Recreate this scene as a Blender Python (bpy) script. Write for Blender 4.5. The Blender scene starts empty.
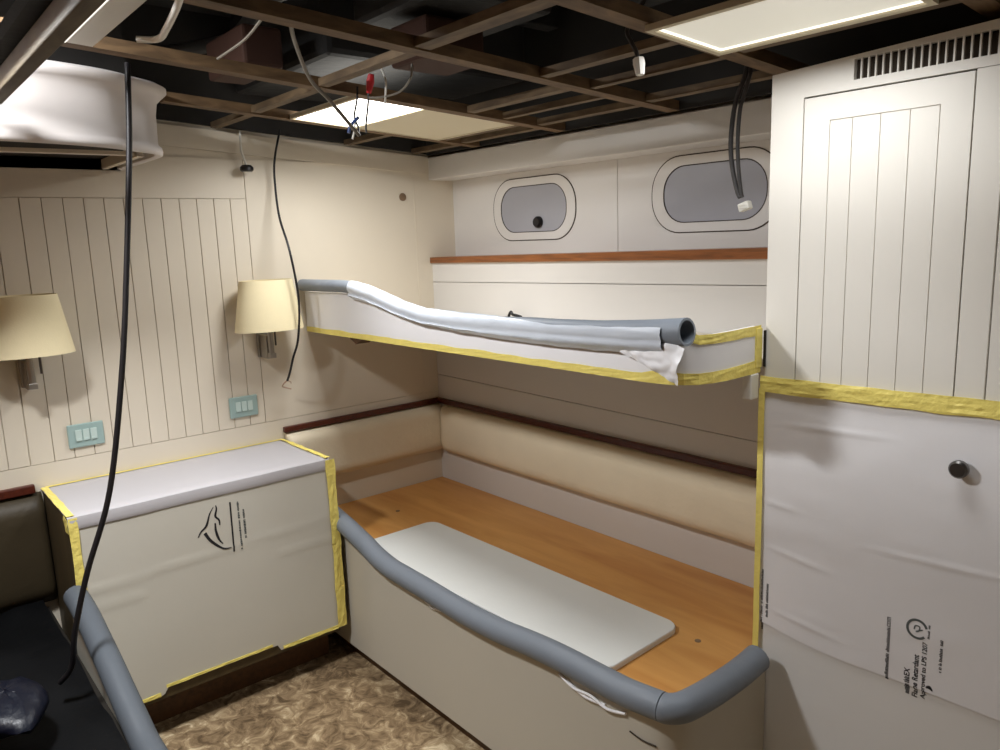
import bpy, bmesh, math, random
from mathutils import Vector, Matrix, noise

random.seed(7)
sc = bpy.context.scene
COL = sc.collection

# ------------------------------------------------------------------ camera
cam_d = bpy.data.cameras.new('camera')
cam = bpy.data.objects.new('camera', cam_d)
COL.objects.link(cam)
cam_d.sensor_fit = 'HORIZONTAL'
cam_d.sensor_width = 36.0
cam_d.lens = 766.6 * 36.0 / 1000.0
cam_d.clip_start = 0.02
az, pt, rl = math.radians(50.04), math.radians(-10.08), math.radians(-1.976)
fw = Vector((-math.sin(az) * math.cos(pt), math.cos(az) * math.cos(pt), math.sin(pt)))
rt0 = Vector((math.cos(az), math.sin(az), 0))
up0 = rt0.cross(fw)
rt = math.cos(rl) * rt0 + math.sin(rl) * up0
up = -math.sin(rl) * rt0 + math.cos(rl) * up0
cam.matrix_world = Matrix(((rt.x, up.x, -fw.x, 2.994), (rt.y, up.y, -fw.y, -2.116),
                           (rt.z, up.z, -fw.z, 1.648), (0, 0, 0, 1)))
sc.camera = cam

# ------------------------------------------------------------------ world, exposure
world = bpy.data.worlds.new('world')
sc.world = world
world.use_nodes = True
world.node_tree.nodes['Background'].inputs[0].default_value = (0.03, 0.03, 0.03, 1)
world.node_tree.nodes['Background'].inputs[1].default_value = 0.3
sc.view_settings.view_transform = 'Standard'
sc.view_settings.look = 'None'
sc.view_settings.gamma = 1.0
sc.view_settings.use_curve_mapping = False
sc.view_settings.exposure = 0.38


def panel_lamp(name, x, y, z, sx, sy, power, spread, color=(0.97, 0.985, 1.0)):
    """the LEDs behind one ceiling panel's diffuser"""
    d = bpy.data.lights.new(name, 'AREA')
    d.shape = 'RECTANGLE'
    d.size, d.size_y = sx, sy
    d.energy = power
    d.color = color
    d.spread = math.radians(spread)
    o = bpy.data.objects.new(name, d)
    o.location = (x, y, z)
    COL.objects.link(o)
    return o


panel_lamp('ceiling_lamp', 0.625, -0.73, 2.058, 0.43, 0.22, 6.2, 165)
panel_lamp('ceiling_lamp', 2.13, -0.64, 2.040, 0.43, 0.23, 3.0, 165)
panel_lamp('ceiling_lamp', 1.06, -2.08, 2.297, 0.22, 0.20, 35.0, 180)

# ------------------------------------------------------------------ helpers
ORG = {}


def tag(o, label=None, cat=None, group=None, kind=None):
    if label: o['label'] = label
    if cat: o['category'] = cat
    if group: o['group'] = group
    if kind: o['kind'] = kind
    return o


def thing(name, loc, label, cat, group=None):
    o = bpy.data.objects.new(name, None)
    o.empty_display_size = 0.05
    o.location = loc
    COL.objects.link(o)
    ORG[o.name] = Vector(loc)
    return tag(o, label, cat, group)


def smoothpath(pts, n=8):
    pts = [Vector(p) for p in pts]
    if len(pts) < 3: return pts
    out = []
    for i in range(len(pts) - 1):
        p0 = pts[max(i - 1, 0)]; p1 = pts[i]; p2 = pts[i + 1]; p3 = pts[min(i + 2, len(pts) - 1)]
        for k in range(n):
            t = k / n
            out.append(0.5 * ((2 * p1) + (p2 - p0) * t + (2 * p0 - 5 * p1 + 4 * p2 - p3) * t * t
                              + (-p0 + 3 * p1 - 3 * p2 + p3) * t ** 3))
    out.append(pts[-1])
    return out


class MB:
    """collects shapes (world coordinates) and links them as one mesh object"""

    def __init__(self): self.bm = bmesh.new()

    def box(self, lo, hi, rot=None, bevel=0.0):
        lo, hi = Vector(lo), Vector(hi)
        c, s = (lo + hi) / 2, hi - lo
        r = bmesh.ops.create_cube(self.bm, size=1.0)
        vs = r['verts']
        bmesh.ops.scale(self.bm, vec=s, verts=vs)
        if bevel > 0:
            es = list({e for v in vs for e in v.link_edges})
            q = bmesh.ops.bevel(self.bm, geom=es, offset=min(bevel, min(s) * 0.45), segments=2, affect='EDGES', profile=0.5)
            vs = list({v for f in q['faces'] for v in f.verts} | {v for v in vs if v.is_valid})
        if rot is not None:
            bmesh.ops.rotate(self.bm, cent=(0, 0, 0), matrix=rot, verts=vs)
        bmesh.ops.translate(self.bm, vec=c, verts=vs)
        return self

    def prism(self, poly, axis, lo, hi):
        """poly: 2-D points in the two other axes (x<y<z order), extruded along axis"""
        def P(a, b, c):
            return (c, a, b) if axis == 0 else ((a, c, b) if axis == 1 else (a, b, c))
        n = len(poly)
        A = [self.bm.verts.new(P(a, b, lo)) for a, b in poly]
        B = [self.bm.verts.new(P(a, b, hi)) for a, b in poly]
        self.bm.faces.new(A); self.bm.faces.new(B[::-1])
        for i in range(n):
            j = (i + 1) % n
            self.bm.faces.new((A[i], B[i], B[j], A[j]))
        return self

    def tube(self, pts, r, seg=10, smooth=0, hole=0.0, cap=True):
        if smooth: pts = smoothpath(pts, smooth)
        pts = [Vector(p) for p in pts]
        n = len(pts)
        rs = r if isinstance(r, (list, tuple)) else None
        t0 = (pts[1] - pts[0]).normalized()
        nrm = t0.orthogonal().normalized()
        rings = []
        for i, p in enumerate(pts):
            t = (pts[min(i + 1, n - 1)] - pts[max(i - 1, 0)]).normalized()
            nrm = (nrm - t * nrm.dot(t)).normalized()
            b = t.cross(nrm)
            if rs:
                u = i / (n - 1) * (len(rs) - 1); k = min(int(u), len(rs) - 2)
                rr = rs[k] + (rs[k + 1] - rs[k]) * (u - k)
            else: rr = r
            rings.append([self.bm.verts.new(p + (nrm * math.cos(a) + b * math.sin(a)) * rr)
                          for a in [2 * math.pi * q / seg for q in range(seg)]])
        for A, B in zip(rings, rings[1:]):
            for q in range(seg):
                w = (q + 1) % seg
                self.bm.faces.new((A[q], A[w], B[w], B[q]))
        if hole > 0:
            for ring, s in ((rings[0], 1), (rings[-1], -1)):
                c = sum((v.co for v in ring), Vector()) / seg
                d = (pts[1] - pts[0]).normalized() if s == 1 else (pts[-2] - pts[-1]).normalized()
                inn = [self.bm.verts.new(c + (v.co - c) * hole) for v in ring]
                dep = [self.bm.verts.new(v.co + d * 0.30) for v in inn]
                for q in range(seg):
                    w = (q + 1) % seg
                    self.bm.faces.new((ring[q], inn[q], inn[w], ring[w]))
                    self.bm.faces.new((inn[q], dep[q], dep[w], inn[w]))
                self.bm.faces.new(dep)
        elif cap:
            self.bm.faces.new(rings[0][::-1]); self.bm.faces.new(rings[-1])
        return self

    def lathe(self, prof, c, axis=2, seg=28, sx=1.0, sy=1.0, closed=False):
        """prof: (radius, height) list turned about axis through c"""
        c = Vector(c)
        rings = []
        for r, h in prof:
            ring = []
            for q in range(seg):
                a = 2 * math.pi * q / seg
                u, v = r * math.cos(a) * sx, r * math.sin(a) * sy
                d = (u, v, h) if axis == 2 else ((h, u, v) if axis == 0 else (u, h, v))
                ring.append(self.bm.verts.new(c + Vector(d)))
            rings.append(ring)
        for A, B in zip(rings, rings[1:]):
            for q in range(seg):
                w = (q + 1) % seg
                self.bm.faces.new((A[q], A[w], B[w], B[q]))
        if closed:
            A, B = rings[-1], rings[0]
            for q in range(seg):
                w = (q + 1) % seg
                self.bm.faces.new((A[q], A[w], B[w], B[q]))
        else:
            if prof[0][0] > 1e-6: self.bm.faces.new(rings[0])
            if prof[-1][0] > 1e-6: self.bm.faces.new(rings[-1][::-1])
        return self

    def skin(self, rows, thick=None):
        """grid of points -> surface; thick: Vector (or list of Vectors per column) for the back side"""
        R = [[self.bm.verts.new(p) for p in row] for row in rows]
        n, m = len(R), len(R[0])
        for i in range(n - 1):
            for j in range(m - 1):
                self.bm.faces.new((R[i][j], R[i][j + 1], R[i + 1][j + 1], R[i + 1][j]))
        if thick is not None:
            T = (lambda i, j: thick[j] if isinstance(thick, list) else thick)
            Q = [[self.bm.verts.new(Vector(rows[i][j]) + Vector(T(i, j))) for j in range(m)] for i in range(n)]
            for i in range(n - 1):
                for j in range(m - 1):
                    self.bm.faces.new((Q[i][j], Q[i + 1][j], Q[i + 1][j + 1], Q[i][j + 1]))
            for i in range(n - 1):
                self.bm.faces.new((R[i][0], R[i + 1][0], Q[i + 1][0], Q[i][0]))
                self.bm.faces.new((R[i][-1], Q[i][-1], Q[i + 1][-1], R[i + 1][-1]))
            for j in range(m - 1):
                self.bm.faces.new((R[0][j], Q[0][j], Q[0][j + 1], R[0][j + 1]))
                self.bm.faces.new((R[-1][j], R[-1][j + 1], Q[-1][j + 1], Q[-1][j]))
        return self

    def build(self, name, mat, parent=None, smooth=False, angle=40):
        bmesh.ops.recalc_face_normals(self.bm, faces=self.bm.faces[:])
        me = bpy.data.meshes.new(name)
        self.bm.to_mesh(me); self.bm.free()
        o = bpy.data.objects.new(name, me)
        COL.objects.link(o)
        if parent is not None:
            org = ORG[parent.name]
            o.parent = parent
        else:
            vs = [v.co for v in me.vertices]
            org = Vector(((min(v.x for v in vs) + max(v.x for v in vs)) / 2,
                          (min(v.y for v in vs) + max(v.y for v in vs)) / 2, min(v.z for v in vs)))
            o.location = org
        ORG[o.name] = org.copy()
        me.transform(Matrix.Translation(-org))
        if mat is not None: me.materials.append(mat)
        if smooth:
            for p in me.polygons: p.use_smooth = True
            es = me.edges
            bm2 = bmesh.new(); bm2.from_mesh(me)
            sharp = [len(e.link_faces) != 2 or e.calc_face_angle(0) > math.radians(angle) for e in bm2.edges]
            bm2.free()
            at = me.attributes.new('sharp_edge', 'BOOLEAN', 'EDGE')
            at.data.foreach_set('value', sharp)
        return o


def struct(o): return tag(o, kind='structure')


# ------------------------------------------------------------------ materials
def srgb(r, g, b):
    f = lambda c: c / 12.92 if c <= 0.04045 else ((c + 0.055) / 1.055) ** 2.4
    return (f(r / 255), f(g / 255), f(b / 255), 1.0)


def mat(name, col, rough=0.6, metal=0.0, vary=0.06, scale=6.0, bump=0.0, bscale=40.0, coords='Object', spec=0.4, emit=None, estr=0.0, stretch=None):
    m = bpy.data.materials.new(name)
    m.use_nodes = True
    nt = m.node_tree; N = nt.nodes; L = nt.links
    b = N['Principled BSDF']
    b.inputs['Roughness'].default_value = rough
    b.inputs['Metallic'].default_value = metal
    b.inputs['Specular IOR Level'].default_value = spec
    tc = N.new('ShaderNodeTexCoord')
    src = tc.outputs[coords]
    if stretch:
        mp = N.new('ShaderNodeMapping'); mp.inputs['Scale'].default_value = stretch
        L.new(src, mp.inputs[0]); src = mp.outputs[0]
    nz = N.new('ShaderNodeTexNoise'); nz.inputs['Scale'].default_value = scale
    nz.inputs['Detail'].default_value = 4
    L.new(src, nz.inputs['Vector'])
    mx = N.new('ShaderNodeMix'); mx.data_type = 'RGBA'
    mx.inputs[6].default_value = tuple(max(0, c * (1 - vary)) for c in col[:3]) + (1,)
    mx.inputs[7].default_value = tuple(min(1, c * (1 + vary)) for c in col[:3]) + (1,)
    L.new(nz.outputs['Fac'], mx.inputs[0])
    L.new(mx.outputs[2], b.inputs['Base Color'])
    if bump > 0:
        n2 = N.new('ShaderNodeTexNoise'); n2.inputs['Scale'].default_value = bscale
        n2.inputs['Detail'].default_value = 5
        L.new(src, n2.inputs['Vector'])
        bp = N.new('ShaderNodeBump'); bp.inputs['Strength'].default_value = bump
        bp.inputs['Distance'].default_value = 0.01
        L.new(n2.outputs['Fac'], bp.inputs['Height'])
        L.new(bp.outputs[0], b.inputs['Normal'])
    if emit:
        b.inputs['Emission Color'].default_value = emit
        b.inputs['Emission Strength'].default_value = estr
    return m


def wood(name, dark, light, rough=0.45, scale=3.0, stretch=(1, 12, 12), detail=6):
    m = bpy.data.materials.new(name)
    m.use_nodes = True
    nt = m.node_tree; N = nt.nodes; L = nt.links
    b = N['Principled BSDF']; b.inputs['Roughness'].default_value = rough
    tc = N.new('ShaderNodeTexCoord'); mp = N.new('ShaderNodeMapping')
    mp.inputs['Scale'].default_value = stretch
    L.new(tc.outputs['Object'], mp.inputs[0])
    nz = N.new('ShaderNodeTexNoise'); nz.inputs['Scale'].default_value = scale
    nz.inputs['Detail'].default_value = detail; nz.inputs['Distortion'].default_value = 0.6
    L.new(mp.outputs[0], nz.inputs['Vector'])
    cr = N.new('ShaderNodeValToRGB')
    cr.color_ramp.elements[0].position = 0.3; cr.color_ramp.elements[0].color = dark
    cr.color_ramp.elements[1].position = 0.7; cr.color_ramp.elements[1].color = light
    L.new(nz.outputs['Fac'], cr.inputs[0]); L.new(cr.outputs[0], b.inputs['Base Color'])
    return m


M = {}
M['cream'] = mat('cream painted panel', srgb(222, 212, 194), 0.45, vary=0.03, scale=3)
M['hull'] = mat('off white hull panel', srgb(220, 217, 213), 0.4, vary=0.03, scale=3)
M['wardrobe'] = mat('white lacquered wood', srgb(232, 228, 219), 0.4, vary=0.02, scale=3)
M['gap'] = mat('dark joint', srgb(60, 50, 40), 0.8)
M['duct'] = mat('white moulded housing', srgb(222, 216, 213), 0.45, vary=0.02)
M['slot'] = mat('black slot', srgb(30, 25, 18), 0.8)
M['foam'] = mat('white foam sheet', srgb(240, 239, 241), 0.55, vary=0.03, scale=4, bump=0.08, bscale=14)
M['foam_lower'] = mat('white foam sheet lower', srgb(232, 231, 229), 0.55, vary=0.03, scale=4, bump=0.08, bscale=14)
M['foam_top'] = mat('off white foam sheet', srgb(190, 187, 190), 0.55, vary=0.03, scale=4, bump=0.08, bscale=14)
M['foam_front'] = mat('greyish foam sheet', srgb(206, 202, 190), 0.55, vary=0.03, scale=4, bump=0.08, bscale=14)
M['panel_board'] = mat('grey white board', srgb(192, 186, 172), 0.6, vary=0.04, scale=3, bump=0.05, bscale=20)
M['tape'] = mat('yellow masking tape', srgb(246, 226, 124), 0.45, vary=0.12, scale=22, bump=0.35, bscale=60)
M['tube'] = mat('grey foam tube', srgb(122, 129, 138), 0.5, vary=0.06, scale=9, bump=0.12, bscale=25)
M['film'] = mat('silvery plastic film', srgb(205, 212, 222), 0.28, vary=0.05, scale=12, bump=0.35, bscale=14, spec=0.6)
M['ply'] = wood('orange plywood', srgb(200, 138, 70), srgb(226, 170, 98), 0.42, 2.2, (0.9, 5, 5), 4)
M['mahogany'] = wood('mahogany', srgb(108, 62, 26), srgb(156, 94, 46), 0.35, 4, (2, 22, 22))
M['rail'] = wood('dark mahogany rail', srgb(66, 24, 14), srgb(92, 38, 22), 0.35, 4, (3, 20, 20))
M['plinth'] = wood('dark brown plinth', srgb(66, 42, 22), srgb(92, 60, 32), 0.5, 4, (3, 12, 12))
M['panelling'] = wood('brown wood panelling', srgb(92, 66, 42), srgb(120, 90, 60), 0.5, 3, (8, 8, 1))
M['panelling_light'] = wood('pale wood panelling', srgb(204, 192, 172), srgb(222, 211, 192), 0.5, 3, (8, 8, 1))
M['plank'] = wood('weathered plank', srgb(74, 64, 46), srgb(98, 86, 64), 0.7, 5, (2, 8, 8))
M['tube_shaded'] = mat('grey foam tube with shade in colour', srgb(84, 90, 97), 0.5, vary=0.06, scale=9, bump=0.12, bscale=25)  # darker copy of the tube grey, the bunk's shade put into its colour
M['side'] = wood('brown cabinet side', srgb(62, 50, 30), srgb(82, 68, 42), 0.5, 3, (6, 6, 1))
M['joist'] = wood('bare pine joist', srgb(84, 64, 42), srgb(124, 98, 68), 0.7, 5, (8, 2, 8))
M['noggin'] = wood('bare pine noggin', srgb(78, 62, 44), srgb(120, 100, 74), 0.7, 5, (2, 8, 8))
M['leather'] = mat('beige leather', srgb(234, 221, 194), 0.5, vary=0.07, scale=7, bump=0.12, bscale=60)
M['brown'] = mat('cushion leather with shade in colour', srgb(62, 53, 37), 0.5, vary=0.1, scale=7, bump=0.12, bscale=60)  # dark tone stands in for the deep shade on the far left cushion
M['lid'] = mat('pale grey lid', srgb(232, 234, 230), 0.5, vary=0.04, scale=5, bump=0.06, bscale=30)
M['deck'] = mat('dark deck underside', srgb(44, 42, 40), 0.9, vary=0.3, scale=8)
M['insul'] = mat('dark grey insulation', srgb(40, 40, 40), 0.8, vary=0.35, scale=9, bump=0.4, bscale=20)
M['redbrown'] = mat('red brown lagging', srgb(62, 38, 28), 0.8, vary=0.2)
M['hose'] = mat('grey ducting hose', srgb(58, 58, 56), 0.6, vary=0.2)
M['black'] = mat('black rubber', srgb(22, 20, 22), 0.45, vary=0.1)
M['greywire'] = mat('grey cable', srgb(120, 114, 104), 0.5)
M['darkwire'] = mat('dark grey cable', srgb(62, 60, 60), 0.4)
M['white'] = mat('white plastic', srgb(228, 226, 218), 0.4, vary=0.03)
M['copper'] = mat('pinkish wire core', srgb(190, 160, 140), 0.5)
M['red'] = mat('red insulation', srgb(196, 40, 48), 0.5)
M['blue'] = mat('blue plastic', srgb(40, 66, 120), 0.35)
M['chrome'] = mat('brushed chrome', srgb(176, 172, 166), 0.38, metal=1.0, vary=0.05)
M['knob'] = mat('dark steel knob', srgb(112, 110, 108), 0.3, metal=0.9, vary=0.05)
M['shade'] = mat('cream fabric shade', srgb(238, 224, 184), 0.8, vary=0.03, scale=40, bump=0.05, bscale=200)
M['teal'] = mat('pale teal plastic', srgb(158, 182, 178), 0.35, vary=0.04)
M['teal_key'] = mat('paler teal rocker', srgb(196, 214, 208), 0.35, vary=0.04)
M['glass'] = mat('grey frosted glass', srgb(166, 167, 175), 0.25, vary=0.04, spec=0.5)
M['ink'] = mat('black ink', srgb(36, 36, 40), 0.6)
M['ink_grey'] = mat('grey ink', srgb(92, 98, 98), 0.6)
M['plug'] = mat('brown plug', srgb(132, 108, 84), 0.5)
M['bag'] = mat('black plastic sheet', srgb(5, 6, 8), 0.6, vary=0.2, bump=0.4, bscale=9, spec=0.15)  # black plastic; in the left bunk its black also carries the corner's shade
M['bluebag'] = mat('blue plastic bag', srgb(5, 10, 26), 0.4, spec=0.3, vary=0.2, bump=0.4, bscale=20)
M['diffuser'] = mat('lit diffuser', srgb(240, 238, 225), 0.5, emit=(1.0, 0.96, 0.88, 1), estr=4.0)
M['diffuser_dim'] = mat('lit diffuser dim', srgb(225, 222, 205), 0.5, emit=(1.0, 0.97, 0.86, 1), estr=0.30)
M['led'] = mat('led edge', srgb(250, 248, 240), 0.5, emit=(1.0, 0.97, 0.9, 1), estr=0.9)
M['blank'] = mat('cream ceiling blank', srgb(214, 204, 178), 0.6, vary=0.03)


def floor_mat():
    m = bpy.data.materials.new('mottled brown carpet')
    m.use_nodes = True
    nt = m.node_tree; N = nt.nodes; L = nt.links
    b = N['Principled BSDF']; b.inputs['Roughness'].default_value = 0.95
    b.inputs['Specular IOR Level'].default_value = 0.1
    tc = N.new('ShaderNodeTexCoord')
    n1 = N.new('ShaderNodeTexNoise'); n1.inputs['Scale'].default_value = 17; n1.inputs['Detail'].default_value = 6
    n1.inputs['Roughness'].default_value = 0.65; n1.inputs['Distortion'].default_value = 1.2
    n2 = N.new('ShaderNodeTexNoise'); n2.inputs['Scale'].default_value = 4; n2.inputs['Detail'].default_value = 3
    L.new(tc.outputs['Object'], n1.inputs['Vector']); L.new(tc.outputs['Object'], n2.inputs['Vector'])
    ad = N.new('ShaderNodeMath'); ad.operation = 'MULTIPLY_ADD'; ad.inputs[1].default_value = 0.45; ad.inputs[2].default_value = -0.22
    L.new(n2.outputs['Fac'], ad.inputs[0])
    a2 = N.new('ShaderNodeMath'); a2.operation = 'ADD'
    L.new(n1.outputs['Fac'], a2.inputs[0]); L.new(ad.outputs[0], a2.inputs[1])
    cr = N.new('ShaderNodeValToRGB'); e = cr.color_ramp.elements
    e[0].position = 0.34; e[0].color = srgb(92, 75, 55)
    e[1].position = 0.72; e[1].color = srgb(212, 193, 160)
    k = e.new(0.5); k.color = srgb(136, 114, 87)
    k = e.new(0.6); k.color = srgb(166, 144, 112)
    L.new(a2.outputs[0], cr.inputs[0]); L.new(cr.outputs[0], b.inputs['Base Color'])
    bp = N.new('ShaderNodeBump'); bp.inputs['Strength'].default_value = 0.6; bp.inputs['Distance'].default_value = 0.01
    L.new(n1.outputs['Fac'], bp.inputs['Height']); L.new(bp.outputs[0], b.inputs['Normal'])
    return m


M['floor'] = floor_mat()


def cz(y): return 2.03 - 0.061 * y          # underside of the cambered ceiling grid


# ------------------------------------------------------------------ the shell
XR, YF = 3.7, -2.55
struct(MB().box((-0.06, YF - 0.06, -0.08), (XR + 0.06, 0.25, 0.0)).build('floor', M['floor']))

# lamp wall: backing plus boards with V joints between them
w = MB()
w.box((-0.05, YF, 0.0), (-0.008, 0.2, 2.50))
zb, zt = 0.935, 1.835
w.box((-0.008, YF, 0.0), (0, 0.2, zb - 0.0015))
w.box((-0.008, YF, zt + 0.0015), (0, -0.8783, 1.985))
ys = [-0.877 - 0.0643 * k for k in range(13)]
for a, b in zip(ys, ys[1:]):
    w.box((-0.008, b + 0.0011, zb), (0, a - 0.0011, zt), bevel=0.0012)
w.box((-0.008, -0.8757, zb), (0, 0.2, 1.985))
w.box((-0.008, -1.720, zb), (0, ys[-1] - 0.0013, zt))
ys2 = [-1.7225 - 0.0643 * k for k in range(13)]
for a, b in zip(ys2, ys2[1:]):
    w.box((-0.008, b + 0.0011, zb), (0, a - 0.0011, zt), bevel=0.0012)
struct(w.build('wall_left', M['cream']))
t = MB()
t.prism([(-0.0, 1.95), (-0.0, 2.028), (-2.5, 2.028 + 0.061 * 2.5), (-2.5, 1.95 + 0.0625 * 2.5)], 0, 0.0, 0.006)
struct(t.build('trim_1', M['cream']))
struct(MB().box((0, -0.086, 0.9), (0.002, -0.079, 1.95), bevel=0.0009).build('trim_2', M['cream']))

# hull wall: lower panels flush, porthole recess set back above the ledge
RD = 0.14
h = MB()
h.box((0, 0.012, 0.0), (XR, 0.06, 1.545))
h.prism([(0, 0.0), (XR, 0.0), (XR, 0.960), (0, 1.0125)], 1, 0.0, 0.012)
h.prism([(0, 1.0155), (XR, 0.963), (XR, 1.5065), (0, 1.4555)], 1, 0.0, 0.012)
h.prism([(0, 1.4585), (XR, 1.5095), (XR, 1.578), (0, 1.546)], 1, 0.0, 0.012)
struct(h.build('wall_back', M['hull']))
h = MB()
h.box((0, RD + 0.006, 1.53), (XR, RD + 0.04, 2.5))
h.box((0, RD, 1.545), (1.0255, RD + 0.006, 1.93))
h.box((1.0285, RD, 1.545), (XR, RD + 0.006, 1.93))
struct(h.build('wall_hull', M['hull']))
struct(MB().box((0, 0.0, 1.925), (XR, RD, 2.025), bevel=0.004).build('trim_3', M['hull']))
m_ = MB(); m_.prism([(0, 1.546), (1.955, 1.563), (1.955, 1.597), (0, 1.572)], 1, -0.012, RD)
struct(m_.build('trim_4', M['mahogany']))

# the sides of the cabin behind the photographer and the deck above
struct(MB().box((-0.05, YF - 0.05, 0), (XR, YF, 2.5)).build('wall_front', M['panelling']))
struct(MB().box((XR, YF - 0.05, 0), (XR + 0.05, 0.2, 2.5)).build('wall_right', M['panelling_light']))
struct(MB().box((-0.05, YF - 0.05, 2.5), (XR + 0.05, 0.2, 2.56)).build('ceiling', M['deck']))
v = MB()
v.prism([(0.0, 2.04), (0.0, 2.5), (-2.55, 2.5), (-2.55, 2.20)], 0, 0.0, 0.012)
struct(v.build('trim_5', M['deck']))
struct(MB().box((0.012, -0.012, 2.034), (XR, 0.0, 2.5)).build('trim_6', M['deck']))


# ------------------------------------------------------------------ portholes
def stadium(cx, cz_, w_, h_, n=10, k=0.92):
    r = h_ / 2 * k
    pts = []
    for sx, sz, a0 in ((1, 1, 0), (-1, 1, 90), (-1, -1, 180), (1, -1, 270)):
        for q in range(n + 1):
            a = math.radians(a0 + 90 * q / n)
            pts.append((cx + sx * (w_ / 2 - r) + r * math.cos(a), cz_ + sz * (h_ / 2 - r) + r * math.sin(a)))
    return pts


def ring(mb, outer, inner, y0, y1):
    O0 = [mb.bm.verts.new((x, y0, z)) for x, z in outer]; I0 = [mb.bm.verts.new((x, y0, z)) for x, z in inner]
    O1 = [mb.bm.verts.new((x, y1, z)) for x, z in outer]; I1 = [mb.bm.verts.new((x, y1, z)) for x, z in inner]
    n = len(outer)
    for i in range(n):
        j = (i + 1) % n
        for q in ((O0[i], O0[j], I0[j], I0[i]), (O1[i], I1[i], I1[j], O1[j]), (O0[i], O1[i], O1[j], O0[j]), (I0[i], I0[j], I1[j], I1[i])):
            mb.bm.faces.new(q)


for nm, cx, cz_ in (('window_1', 0.555, 1.768), ('window_2', 1.446, 1.778)):
    e = bpy.data.objects.new(nm, None); COL.objects.link(e); e.location = (cx, RD, cz_)
    ORG[e.name] = Vector((cx, RD, cz_)); struct(e)
    g = MB(); ring(g, stadium(cx, cz_, 0.513, 0.265), stadium(cx, cz_, 0.506, 0.258), RD - 0.0022, RD + 0.002)
    g.build('joint', M['gap'], e)
    f = MB(); ring(f, stadium(cx, cz_, 0.505, 0.257), stadium(cx, cz_, 0.409, 0.196), RD - 0.003, RD + 0.002)
    f.build('window_frame', M['hull'], e)
    s = MB(); ring(s, stadium(cx, cz_, 0.408, 0.195), stadium(cx, cz_, 0.402, 0.189), RD - 0.0034, RD + 0.004)
    s.build('seal', M['gap'], e)
    p = MB(); p.prism(stadium(cx, cz_, 0.402, 0.189), 1, RD - 0.001, RD + 0.004)
    p.build('pane', M['glass'], e)
    if nm == 'window_1':
        k = MB(); k.lathe([(0.024, 0.0), (0.024, -0.012), (0.018, -0.02), (0.0, -0.02)], (0.593, RD - 0.001, 1.711), axis=1)
        k.build('knob', M['black'], e, smooth=True)

# ------------------------------------------------------------------ ceiling grid
JX = [(0.385, 0.042), (0.89, 0.044), (1.40, 0.046), (1.888, 0.05), (2.41, 0.046), (2.92, 0.046)]
jl = ['bare wooden ceiling joist nearest the lamp wall, beside the lit ceiling panel',
      'bare wooden ceiling joist along the right edge of the lit ceiling panel',
      'bare wooden ceiling joist running toward the wall between the two portholes',
      'bare wooden ceiling joist between the rectangular light panel and the hanging grey cables',
      'bare wooden ceiling joist above the wardrobe vent grille',
      'bare wooden ceiling joist beyond the wardrobe, rightmost of the row']
for (x, wd), lb in zip(JX, jl):
    yb = -0.016 if x < 1.9 else -0.02
    ye = -1.28 if x < 0.5 else -2.54
    m_ = MB()
    m_.prism([(yb, cz(yb)), (yb, cz(yb) + 0.03), (ye, cz(ye) + 0.03), (ye, cz(ye))], 0, x - wd / 2, x + wd / 2)
    tag(m_.build('ceiling_joist', M['joist']), lb, 'joist', 'ceiling joists running to the hull')


def noggin(x0, x1, y, lb, wd=0.030, th=0.02, dz=0.004):
    m_ = MB()
    a, b = y - wd / 2, y + wd / 2
    m_.prism([(a, cz(a) + dz), (b, cz(b) + dz), (b, cz(b) + dz + th), (a, cz(a) + dz + th)], 0, x0, x1)
    tag(m_.build('ceiling_batten', M['noggin']), lb, 'batten', 'cross battens between the ceiling joists')


B = [(a[0] + a[1] / 2 + 0.001, b[0] - b[1] / 2 - 0.001) for a, b in zip(JX, JX[1:])]
noggin(0.014, 0.363, -0.98, 'short cross batten at the lamp wall, above the hanging downlight')
noggin(0.014, 0.363, -0.42, 'short cross batten at the lamp wall, behind the lit ceiling panel')
noggin(0.014, 0.363, -0.08, 'short cross batten in the corner of lamp wall and hull wall')
noggin(*B[0], -0.985, 'cross batten just in front of the lit ceiling panel')
noggin(*B[0], -0.20, 'cross batten at the far edge of the cream half of the lit panel')
noggin(*B[0], -0.10, 'cross batten above the left porthole, closest to the hull')
noggin(*B[1], -0.996, 'cross batten right of the red wires')
noggin(*B[1], -0.46, 'cross batten between the lit panel and the middle joist')
noggin(*B[1], -0.31, 'thin cross batten second from the hull above the portholes', 0.022)
noggin(*B[1], -0.145, 'cross batten above the joint between the two portholes')
noggin(*B[2], -1.006, 'cross batten left of the white hanging plug connector', 0.045)
noggin(*B[2], -0.61, 'cross batten behind the white hanging plug connector')
noggin(*B[2], -0.42, 'thin cross batten between plug connector and hanging grey cables', 0.022)
noggin(*B[2], -0.17, 'cross batten above the right porthole, by the grey cables')
noggin(*B[3], -1.03, 'cross batten in front of the rectangular light panel by the wardrobe', 0.045)
noggin(*B[3], -0.44, 'cross batten behind the rectangular light panel by the wardrobe')


def ceiling_slab(mb, x0, x1, y0, y1, d0, d1):
    mb.prism([(y0, cz(y0) + d0), (y1, cz(y1) + d0), (y1, cz(y1) + d1), (y0, cz(y0) + d1)], 0, x0, x1)
    return mb


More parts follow.
